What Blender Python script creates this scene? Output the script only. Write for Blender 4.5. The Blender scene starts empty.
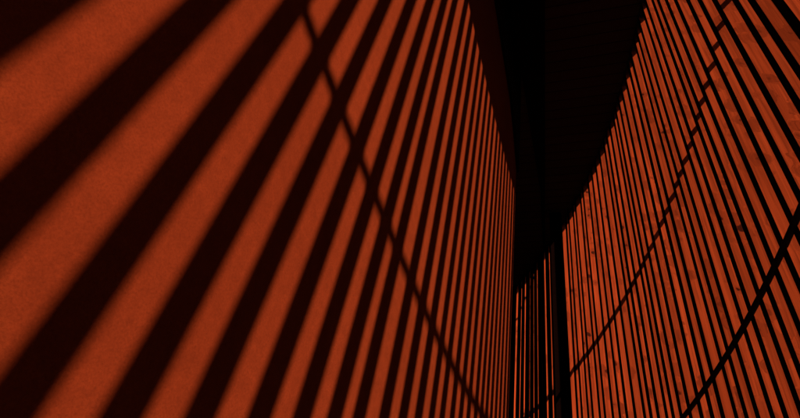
import bpy, bmesh, math, random
from mathutils import Vector, Matrix
random.seed(11)
S = bpy.context.scene
COL = S.collection
U = 5.0            # height of the slat tops above the eye, metres
EYE = 1.6
CX, CY, R = -1.46539 * U, 0.91227 * U, 1.87705 * U     # centre and radius of the round building
TOP = EYE + 1.012 * U
PITCH = 0.0126126    # angle between two fins
SUN_AZ = math.radians(126.495); SUN_EL = math.radians(56.625)

# ------------------------------------------------------------------ helpers
def link(o, parent=None):
    COL.objects.link(o)
    if parent: o.parent = parent
    return o
def mesh_obj(name, bm, mats, parent=None, smooth=False):
    me = bpy.data.meshes.new(name)
    bm.normal_update(); bm.to_mesh(me); bm.free()
    for m in (mats if isinstance(mats, (list, tuple)) else [mats]): me.materials.append(m)
    if smooth:
        for p in me.polygons: p.use_smooth = True
    return link(bpy.data.objects.new(name, me), parent)
def empty(name, loc=(0, 0, 0)):
    o = bpy.data.objects.new(name, None); o.location = loc; o.empty_display_size = .3
    return link(o)
def tag(o, label=None, cat=None, group=None, kind=None):
    if label: o['label'] = label
    if cat: o['category'] = cat
    if group: o['group'] = group
    if kind: o['kind'] = kind
    return o
def prism(bm, pts, z0, z1, mat=0):
    a = [bm.verts.new((p[0], p[1], z0)) for p in pts]; b = [bm.verts.new((p[0], p[1], z1)) for p in pts]
    n = len(pts); fs = [bm.faces.new(a[::-1]), bm.faces.new(b)]
    for i in range(n): fs.append(bm.faces.new((a[i], a[(i + 1) % n], b[(i + 1) % n], b[i])))
    for f in fs: f.material_index = mat
    return fs
def polar(r, th): return (CX + r * math.cos(th), CY + r * math.sin(th))
def arc_band(bm, r0, r1, z0, z1, t0, t1, n):
    """closed curved bar of rectangular section"""
    rings = []
    for i in range(n + 1):
        t = t0 + (t1 - t0) * i / n
        rings.append([bm.verts.new((*polar(r, t), z)) for r, z in ((r0, z0), (r1, z0), (r1, z1), (r0, z1))])
    for i in range(n):
        for k in range(4):
            bm.faces.new((rings[i][k], rings[i][(k + 1) % 4], rings[i + 1][(k + 1) % 4], rings[i + 1][k]))
    bm.faces.new(rings[0][::-1]); bm.faces.new(rings[-1])
    bmesh.ops.recalc_face_normals(bm, faces=bm.faces[:])
def arc_tube(bm, r, z, rad, t0, t1, n, k=10):
    rings = []
    for i in range(n + 1):
        t = t0 + (t1 - t0) * i / n
        rings.append([bm.verts.new((*polar(r + rad * math.cos(a), t), z + rad * math.sin(a)))
                      for a in [2 * math.pi * j / k for j in range(k)]])
    for i in range(n):
        for j in range(k):
            bm.faces.new((rings[i][j], rings[i][(j + 1) % k], rings[i + 1][(j + 1) % k], rings[i + 1][j]))
    bm.faces.new(rings[0][::-1]); bm.faces.new(rings[-1])
    bmesh.ops.recalc_face_normals(bm, faces=bm.faces[:])

# ------------------------------------------------------------------ materials
class NT:
    def __init__(s, name, rough=.85, spec=.2):
        s.m = bpy.data.materials.new(name); s.m.use_nodes = True
        s.t = s.m.node_tree; s.b = s.t.nodes['Principled BSDF']
        s.b.inputs['Roughness'].default_value = rough
        s.b.inputs['Specular IOR Level'].default_value = spec
    def n(s, typ, **kw):
        nd = s.t.nodes.new(typ)
        for k, v in kw.items():
            if k in nd.inputs: nd.inputs[k].default_value = v
            else: setattr(nd, k, v)
        return nd
    def l(s, a, b): s.t.links.new(a, b)
    def ramp(s, src, stops):
        r = s.n('ShaderNodeValToRGB'); e = r.color_ramp.elements
        while len(e) < len(stops): e.new(.5)
        for i, (p, c) in enumerate(stops): e[i].position = p; e[i].color = (*c, 1) if len(c) == 3 else c
        s.l(src, r.inputs[0]); return r.outputs[0]
    def mix(s, fac, a, b, mode='MIX'):
        m = s.n('ShaderNodeMix', data_type='RGBA', blend_type=mode)
        if isinstance(fac, float): m.inputs[0].default_value = fac
        else: s.l(fac, m.inputs[0])
        for i, v in ((6, a), (7, b)):
            if isinstance(v, tuple): m.inputs[i].default_value = (*v, 1)
            else: s.l(v, m.inputs[i])
        return m.outputs[2]
    def math(s, op, a, b=None, clamp=False):
        m = s.n('ShaderNodeMath', operation=op, use_clamp=clamp)
        for i, v in enumerate((a, b)):
            if v is None: continue
            if isinstance(v, (int, float)): m.inputs[i].default_value = v
            else: s.l(v, m.inputs[i])
        return m.outputs[0]
    def bump(s, h, strength, dist):
        b = s.n('ShaderNodeBump', Strength=strength, Distance=dist); s.l(h, b.inputs['Height'])
        s.l(b.outputs[0], s.b.inputs['Normal'])

def mat_wood(name, base=(0.1274, 0.01505, 0.0035), dark=(0.0385, 0.00455, 0.0014), grain=True):
    w = NT(name, 1., .0)
    co = w.n('ShaderNodeTexCoord').outputs['Object']
    inf = w.n('ShaderNodeObjectInfo').outputs['Random']
    off = w.n('ShaderNodeCombineXYZ'); w.l(w.math('MULTIPLY', inf, 37.), off.inputs[0]); w.l(w.math('MULTIPLY', inf, 91.), off.inputs[2])
    ad = w.n('ShaderNodeVectorMath', operation='ADD'); w.l(co, ad.inputs[0]); w.l(off.outputs[0], ad.inputs[1]); p = ad.outputs[0]
    # knots: cells a hand apart, a spot in some of them, longer along the board
    mpk = w.n('ShaderNodeMapping'); mpk.inputs['Scale'].default_value = (9, 9, 8.5); w.l(p, mpk.inputs[0])
    wob = w.n('ShaderNodeTexNoise', Scale=26., Detail=3.); w.l(p, wob.inputs['Vector'])
    wv = w.n('ShaderNodeVectorMath', operation='SCALE'); wv.inputs['Scale'].default_value = .38; w.l(wob.outputs['Color'], wv.inputs[0])
    pk = w.n('ShaderNodeVectorMath', operation='ADD'); w.l(mpk.outputs[0], pk.inputs[0]); w.l(wv.outputs[0], pk.inputs[1])
    vo = w.n('ShaderNodeTexVoronoi', Scale=1., Randomness=1.); w.l(pk.outputs[0], vo.inputs['Vector'])
    sep = w.n('ShaderNodeSeparateColor'); w.l(vo.outputs['Color'], sep.inputs[0])
    size = w.math('MULTIPLY', w.math('SUBTRACT', sep.outputs[0], .30, True), .36)
    size = w.math('MULTIPLY', size, 1.0)
    kn = w.math('MULTIPLY', w.math('MULTIPLY', w.math('SUBTRACT', size, vo.outputs['Distance']), 22., True), w.math('ADD', w.math('MULTIPLY', sep.outputs[1], .7), .3))
    halo = w.math('MULTIPLY', w.math('SUBTRACT', w.math('MULTIPLY', size, 3.2), vo.outputs['Distance']), 5., True)
    # grain: stretched noise bent round the knots
    bend = w.n('ShaderNodeVectorMath', operation='SCALE'); w.l(p, bend.inputs[0]); bend.inputs['Scale'].default_value = 1.
    mg = w.n('ShaderNodeMapping'); mg.inputs['Scale'].default_value = (62, 62, 1.7); w.l(p, mg.inputs[0])
    cx = w.n('ShaderNodeCombineXYZ'); w.l(w.math('MULTIPLY', halo, 1.6), cx.inputs[0]); w.l(w.math('MULTIPLY', halo, 1.1), cx.inputs[1])
    ag = w.n('ShaderNodeVectorMath', operation='ADD'); w.l(mg.outputs[0], ag.inputs[0]); w.l(cx.outputs[0], ag.inputs[1])
    g = w.n('ShaderNodeTexNoise', Scale=1., Detail=5., Roughness=.62, Distortion=.5); w.l(ag.outputs[0], g.inputs['Vector'])
    mc = w.n('ShaderNodeMapping'); mc.inputs['Scale'].default_value = (9, 9, 1.1); w.l(p, mc.inputs[0])
    c = w.n('ShaderNodeTexNoise', Scale=1., Detail=3.); w.l(mc.outputs[0], c.inputs['Vector'])
    gf = w.ramp(g.outputs['Fac'], [(.38, (1, 1, 1)), (.62, (0, 0, 0))])
    col = w.mix(w.math('MULTIPLY', gf, .66), base, dark)
    cf = w.ramp(c.outputs['Fac'], [(.42, (0, 0, 0)), (.68, (1, 1, 1))])
    col = w.mix(w.math('MULTIPLY', cf, .5), col, tuple(b * .5 for b in base))
    br = w.math('ADD', w.math('MULTIPLY', inf, .24), .86)             # every board weathered a little differently
    cb = w.n('ShaderNodeCombineColor'); [w.l(br, cb.inputs[i]) for i in range(3)]
    col = w.mix(1., col, cb.outputs[0], 'MULTIPLY')
    col = w.mix(w.math('MULTIPLY', halo, .42), col, dark)
    col = w.mix(w.math('MULTIPLY', kn, .9), col, (.006, .001, .0007))
    w.l(col, w.b.inputs['Base Color'])
    w.bump(w.math('ADD', g.outputs['Fac'], w.math('MULTIPLY', kn, -.6)), .35, .0006)
    return w.m

def mat_plain(name, col, col2, scale, rough=.85, bump=.2, dist=.002, spec=.2, aniso=(1, 1, 1)):
    w = NT(name, rough, spec)
    mp = w.n('ShaderNodeMapping'); mp.inputs['Scale'].default_value = aniso
    w.l(w.n('ShaderNodeTexCoord').outputs['Object'], mp.inputs[0])
    n = w.n('ShaderNodeTexNoise', Scale=scale, Detail=6., Roughness=.6); w.l(mp.outputs[0], n.inputs['Vector'])
    w.l(w.mix(w.ramp(n.outputs['Fac'], [(.3, (0, 0, 0)), (.7, (1, 1, 1))]), col, col2), w.b.inputs['Base Color'])
    w.bump(n.outputs['Fac'], bump, dist)
    return w.m

def mat_plaster():
    w = NT('red_plaster', 1., .0)
    co = w.n('ShaderNodeTexCoord').outputs['Object']
    big = w.n('ShaderNodeTexNoise', Scale=2.2, Detail=5., Roughness=.6); w.l(co, big.inputs['Vector'])
    mid = w.n('ShaderNodeTexNoise', Scale=38., Detail=4., Roughness=.6); w.l(co, mid.inputs['Vector'])
    fine = w.n('ShaderNodeTexNoise', Scale=300., Detail=5., Roughness=.75); w.l(co, fine.inputs['Vector'])
    b = w.ramp(big.outputs['Fac'], [(.3, (0, 0, 0)), (.7, (1, 1, 1))])
    col = w.mix(b, (0.0448, 0.00546, 0.0014), (0.035, 0.0042, 0.00105))
    m = w.ramp(mid.outputs['Fac'], [(.35, (0, 0, 0)), (.68, (1, 1, 1))])
    col = w.mix(w.math('MULTIPLY', m, .30), col, (0.0189, 0.00238, 0.0007))
    f = w.ramp(fine.outputs['Fac'], [(.4, (0, 0, 0)), (.7, (1, 1, 1))])
    col = w.mix(w.math('MULTIPLY', f, .55), col, (0.0154, 0.00189, 0.00056))
    # small chips
    vo = w.n('ShaderNodeTexVoronoi', Scale=7.); w.l(co, vo.inputs['Vector'])
    sp = w.n('ShaderNodeSeparateColor'); w.l(vo.outputs['Color'], sp.inputs[0])
    ch = w.math('MULTIPLY', w.math('SUBTRACT', w.math('MULTIPLY', w.math('SUBTRACT', sp.outputs[1], .80, True), .10), vo.outputs['Distance']), 60., True)
    col = w.mix(w.math('MULTIPLY', ch, .6), col, (0.0091, 0.00119, 0.00049))
    w.l(col, w.b.inputs['Base Color'])
    h = w.math('ADD', w.math('MULTIPLY', fine.outputs['Fac'], .6), w.math('MULTIPLY', mid.outputs['Fac'], 1.2))
    w.bump(h, .45, .0015)
    return w.m

def mat_planks(name, col, dark, width):
    w = NT(name, 1., .0)
    co = w.n('ShaderNodeTexCoord').outputs['Object']
    mp = w.n('ShaderNodeMapping'); mp.inputs['Rotation'].default_value = (0, 0, math.radians(25)); w.l(co, mp.inputs[0])
    sx = w.n('ShaderNodeSeparateXYZ'); w.l(mp.outputs[0], sx.inputs[0])
    q = w.math('DIVIDE', sx.outputs[1], width)
    fr = w.math('FRACT', q)
    seam = w.math('LESS_THAN', fr, .07)
    wn = w.n('ShaderNodeTexWhiteNoise', noise_dimensions='1D'); w.l(w.math('FLOOR', q), wn.inputs['W'])
    mg = w.n('ShaderNodeMapping'); mg.inputs['Scale'].default_value = (2, 45, 2); w.l(mp.outputs[0], mg.inputs[0])
    g = w.n('ShaderNodeTexNoise', Scale=1., Detail=5.); w.l(mg.outputs[0], g.inputs['Vector'])
    c = w.mix(w.math('MULTIPLY', wn.outputs['Value'], .55), col, dark)
    c = w.mix(w.math('MULTIPLY', g.outputs['Fac'], .5), c, dark)
    c = w.mix(seam, c, (.003, .001, .0008))
    w.l(c, w.b.inputs['Base Color'])
    return w.m

WOOD = mat_wood('red_stained_timber')
EDGE = mat_plain('shade_black_edge', (.008, .0018, .001), (.005, .0012, .0007), 30, 1., .2, .001, 0., (1, 1, .1))  # inner fin edges: shade of the unlit side put into the colour
METAL = mat_plain('black_painted_steel', (.006, .002, .0014), (.004, .0014, .001), 40, .8, .1, .0005, .05)
PLASTER = mat_plaster()
CEIL = mat_planks('dark_ceiling_boards', (.034, .011, .006), (.016, .006, .003), .115)
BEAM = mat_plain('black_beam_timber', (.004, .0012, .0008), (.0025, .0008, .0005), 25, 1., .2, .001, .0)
DARK = mat_plain('dark_render', (.012, .0035, .002), (.008, .0025, .0015), 12, 1., .2, .002, .0)
FLOOR = mat_plain('dark_concrete_floor', (.085, .078, .062), (.06, .055, .045), 9, .85)
GRASS = mat_plain('meadow_ground', (.035, .04, .02), (.05, .045, .03), 1.5, 1., .5, .02)
SKY_BLOCK = mat_plain('sky_block_dark', (.020, .026, .010), (.035, .03, .016), 1.2, 1., .8, .05, .0)  # dark surface of the added sky-blocking bank
ROOF = mat_plain('grey_roof_felt', (.07, .065, .06), (.05, .05, .045), 20, .95)

# ------------------------------------------------------------------ setting
bm = bmesh.new(); bmesh.ops.create_grid(bm, x_segments=8, y_segments=8, size=600)
tag(mesh_obj('ground', bm, GRASS), 'flat meadow ground around the round building', None, None, 'structure')
bm = bmesh.new()                                   # unseen ring of bank, added to block low sky light
rr = random.Random(3); NB = 120; prof = [(R + 3.2, -.3), (R + 4.2, 1.2), (R + 7.5, 5.5), (R + 12, 11.0), (R + 15, 12.6), (R + 26, 13.5), (R + 60, 14.0), (R + 62, -.5)]
grid = []
for i in range(NB):
    t = 2 * math.pi * i / NB
    grid.append([bm.verts.new((*polar(r_ + rr.uniform(-.3, .3), t), z_ + (rr.uniform(-.5, .5) if z_ > 0 else 0))) for r_, z_ in prof])
for i in range(NB):
    for j in range(len(prof) - 1): bm.faces.new((grid[i][j], grid[i][j + 1], grid[(i + 1) % NB][j + 1], grid[(i + 1) % NB][j]))
bmesh.ops.recalc_face_normals(bm, faces=bm.faces[:])
tag(mesh_obj('sky_block_bank', bm, SKY_BLOCK, None, True), 'dark unseen bank added around the round building to block sky light', None, None, 'structure')
bm = bmesh.new(); prism(bm, [polar(R + .35, 2 * math.pi * i / 128) for i in range(128)], .004, .10)
tag(mesh_obj('floor', bm, FLOOR), 'dark concrete floor slab of the round building', None, None, 'structure')
bm = bmesh.new(); prism(bm, [polar(R + .098, 2 * math.pi * i / 512) for i in range(512)], TOP + .003, TOP + .22)
tag(mesh_obj('ceiling', bm, CEIL), 'dark boarded ceiling over the passage', None, None, 'structure')
bm = bmesh.new(); prism(bm, [polar(R + .12, 2 * math.pi * i / 256) for i in range(256)], TOP + .221, TOP + .30)
tag(mesh_obj('roof', bm, ROOF), 'flat roof of the round building', None, None, 'structure')

# ------------------------------------------------------------------ left wall (flat, plastered, carries the sun stripes)
az = math.radians(26.426); D0 = .0990618 * U
tv = Vector((math.sin(az), math.cos(az))); nv = Vector((-math.cos(az), math.sin(az)))
def wpt(s, d): v = tv * s + nv * d; return (v.x, v.y)
S0, S1 = -.72 * U, .5865 * U
bm = bmesh.new(); prism(bm, [wpt(S0, D0), wpt(S1, D0), wpt(S1, D0 + .30), wpt(S0, D0 + .30)], .102, TOP)
bmesh.ops.recalc_face_normals(bm, faces=bm.faces[:])
bmesh.ops.bevel(bm, geom=[e for e in bm.edges if abs((e.verts[0].co - e.verts[1].co).z) > 2], offset=.008, segments=2, affect='EDGES')
tag(mesh_obj('plaster_wall', bm, PLASTER), 'flat red plaster wall crossed by slanting bars of sun and shadow', 'wall')

# black boarding over the upper part of the wall, up to the ceiling
bm = bmesh.new()
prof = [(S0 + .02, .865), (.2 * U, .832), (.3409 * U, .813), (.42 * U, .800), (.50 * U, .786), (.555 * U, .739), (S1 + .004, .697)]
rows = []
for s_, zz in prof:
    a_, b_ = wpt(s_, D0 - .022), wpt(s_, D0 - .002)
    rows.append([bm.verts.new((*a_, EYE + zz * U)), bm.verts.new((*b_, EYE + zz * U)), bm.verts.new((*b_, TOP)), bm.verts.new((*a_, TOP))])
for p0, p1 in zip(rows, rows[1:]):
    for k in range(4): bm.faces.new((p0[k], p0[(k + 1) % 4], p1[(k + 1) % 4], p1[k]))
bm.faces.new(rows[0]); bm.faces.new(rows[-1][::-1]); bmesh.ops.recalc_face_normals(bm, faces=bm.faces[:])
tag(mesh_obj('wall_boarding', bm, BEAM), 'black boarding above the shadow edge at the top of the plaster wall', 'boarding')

# black beam under the ceiling, between the boarding and the open passage
e0, e1 = Vector((.1669, .4076)) * U * 1.006, Vector((.2326, .5861)) * U * 1.006
ed = (e1 - e0).normalized(); q0, q1 = e0 - ed * 4.6, e0 + ed * 4.2
h0, h1 = wpt(-4.3, D0 - .024), wpt(S1 + 1.6, D0 - .024)
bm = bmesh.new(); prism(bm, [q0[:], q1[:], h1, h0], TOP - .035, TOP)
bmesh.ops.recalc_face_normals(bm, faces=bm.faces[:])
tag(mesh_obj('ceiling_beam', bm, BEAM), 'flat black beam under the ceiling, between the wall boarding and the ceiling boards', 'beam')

# solid remainder of the drum (closes the building behind the camera and at its far side)
T_A, T_B = -.86, .20
bm = bmesh.new(); arc_band(bm, R, R + .2, .102, TOP, T_B, 2 * math.pi + T_A, 220)
tag(mesh_obj('drum_wall', bm, DARK), 'dark curved outer wall where the fin screen ends', 'wall')

# ------------------------------------------------------------------ fin screen
screen = tag(empty('fin_screen', (*polar(R, -.18), .10)),
             'curved screen of upright red timber fins on edge, with dark rails, right of the passage', 'screen')
inv = Matrix.Translation(-screen.location)
P = PITCH * R
def fin_mesh(depth, thick, name):
    bm = bmesh.new()
    h = TOP - .102
    a = thick / 2
    nz = 14
    rings = []
    for i in range(nz + 1):
        z = .102 - 0.1 + h * i / nz
        rings.append([bm.verts.new(v) for v in ((0, -a, z), (depth, -a, z), (depth, a, z), (0, a, z))])
    for i in range(nz):
        for k in range(4):
            f = bm.faces.new((rings[i][k], rings[i][(k + 1) % 4], rings[i + 1][(k + 1) % 4], rings[i + 1][k]))
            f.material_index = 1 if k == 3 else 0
    bm.faces.new(rings[0][::-1]); bm.faces.new(rings[-1])
    me = bpy.data.meshes.new(name); bmesh.ops.recalc_face_normals(bm, faces=bm.faces[:]); bm.to_mesh(me); bm.free()
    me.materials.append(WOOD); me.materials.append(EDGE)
    return me
NEAR_D, NEAR_T = .68 * P, .34 * P
near_me = fin_mesh(NEAR_D, NEAR_T, 'fin')
wide_me = fin_mesh(.68 * P, .39 * P, 'fin')
thick_me = fin_mesh(.62 * P, .43 * P, 'fin')
stout_me = fin_mesh(.60 * P, .49 * P, 'fin')
far_me = fin_mesh(.25 * P, .80 * P, 'fin')
A0 = -.0716543
RESID = [.38, .26, .24, -.02, -.35, -.22, -.16, -.15, -.03, .05, 0, -.13, -.13, -.20, -.30, -.18, -.06, -.05, .04, .02, .14, .22, .23, .18, .21]
random.seed(5)
for n in range(-21, 62):
    # uneven spacing of the boards
    off = RESID[n] if 0 <= n < 25 else random.uniform(-.05, .05) + (.40 if n < 0 else .2 if n < 30 else {36: .03, 37: .04, 38: .04}.get(n, 0))
    t = A0 - PITCH * (n - off)
    if t > T_B - .006: continue
    far = t > .055
    deg = math.degrees(t)
    psi = deg + (random.uniform(-2.5, 2) if far else (7 if n > 27 else -5 + .37 * min(max(n, 0), 24)) + random.uniform(-.8, .8))
    x, y = polar(R, t)
    o = bpy.data.objects.new('fin', far_me if far else wide_me if n > 27 else near_me if n > 13 else thick_me if n > 6 else stout_me)
    o.location = (x - screen.location.x, y - screen.location.y, 0)
    o.rotation_euler = (random.gauss(0, .0009), random.gauss(0, .0009), math.radians(psi))
    link(o, screen)

def rail(name, bm, mat, smooth=True):
    bm.transform(inv); return mesh_obj(name, bm, mat, screen, smooth)
bm = bmesh.new(); arc_tube(bm, R - .004, EYE + .3254 * U, .013, T_A + .01, .19, 110); rail('inner_rail', bm, METAL)
bm = bmesh.new(); arc_tube(bm, R + .103, EYE + .622 * U, .015, T_A + .01, .19, 110); rail('outer_rail', bm, METAL)
bm = bmesh.new(); arc_band(bm, R - .016, R - .006, TOP - .075, TOP - .060, T_A + .01, .19, 110); rail('top_rail', bm, METAL, False)

# ------------------------------------------------------------------ post in the passage
pa = math.radians(22.56)
u = Vector((math.sin(pa), math.cos(pa))); c = Vector((CX, CY))
Rp = R - .115
b = u.dot(c); dist = b + math.sqrt(b * b - (c.length_squared - Rp * Rp))
pc = u * dist; hw = dist * math.tan(math.radians(.80))
post = empty('timber_post', (pc.x, pc.y, .102)); tag(post, 'black square post standing in front of the far end of the fin screen', 'post')
v = Vector((-u.y, u.x))
def sq(h, z0, z1, name):
    bm = bmesh.new(); prism(bm, [(u * a + v * b_)[:] for a, b_ in ((-h, -h), (h, -h), (h, h), (-h, h))], z0, z1)
    bmesh.ops.recalc_face_normals(bm, faces=bm.faces[:])
    bmesh.ops.bevel(bm, geom=bm.edges[:], offset=.004, segments=1, affect='EDGES')
    return mesh_obj(name, bm, BEAM, post)
sq(hw, .012, TOP - .102, 'shaft'); sq(hw + .03, 0, .012, 'base_plate')

# ------------------------------------------------------------------ light
w = bpy.data.worlds.new('World'); S.world = w; w.use_nodes = True
nt = w.node_tree; bg = nt.nodes['Background']; sky = nt.nodes.new('ShaderNodeTexSky')
sky.sky_type = 'NISHITA'; sky.sun_disc = False; sky.sun_elevation = SUN_EL; sky.sun_rotation = SUN_AZ
nt.links.new(sky.outputs[0], bg.inputs[0]); bg.inputs[1].default_value = .07
sl = bpy.data.lights.new('sun', 'SUN'); sl.energy = 5; sl.angle = math.radians(.55); sl.color = (1, .90, .78)
so = link(bpy.data.objects.new('sun', sl))
src = Vector((math.sin(SUN_AZ) * math.cos(SUN_EL), math.cos(SUN_AZ) * math.cos(SUN_EL), math.sin(SUN_EL)))
so.rotation_euler = src.to_track_quat('Z', 'Y').to_euler(); so.location = src * 60

# ------------------------------------------------------------------ camera
f = 540.91; VX, VY = 532.24, -332.94
zen = Vector((VX - 400, -(VY - 209), -f)).normalized()
fw = Vector((0, 0, -1)); hor = (fw - zen * fw.dot(zen)).normalized(); right = hor.cross(zen)
cam = bpy.data.cameras.new('camera'); cam.sensor_width = 36; cam.lens = f / 800 * 36; cam.clip_start = .02; cam.clip_end = 2000
co = link(bpy.data.objects.new('camera', cam))
co.matrix_world = Matrix.Translation((0, 0, EYE)) @ Matrix((right, hor, zen)).to_4x4()
S.camera = co
S.view_settings.view_transform = 'Standard'; S.view_settings.look = 'None'; S.view_settings.gamma = 1
S.view_settings.use_curve_mapping = False; S.view_settings.exposure = 3.2
S.cycles.max_bounces = 8; S.cycles.diffuse_bounces = 3; S.cycles.use_denoising = True
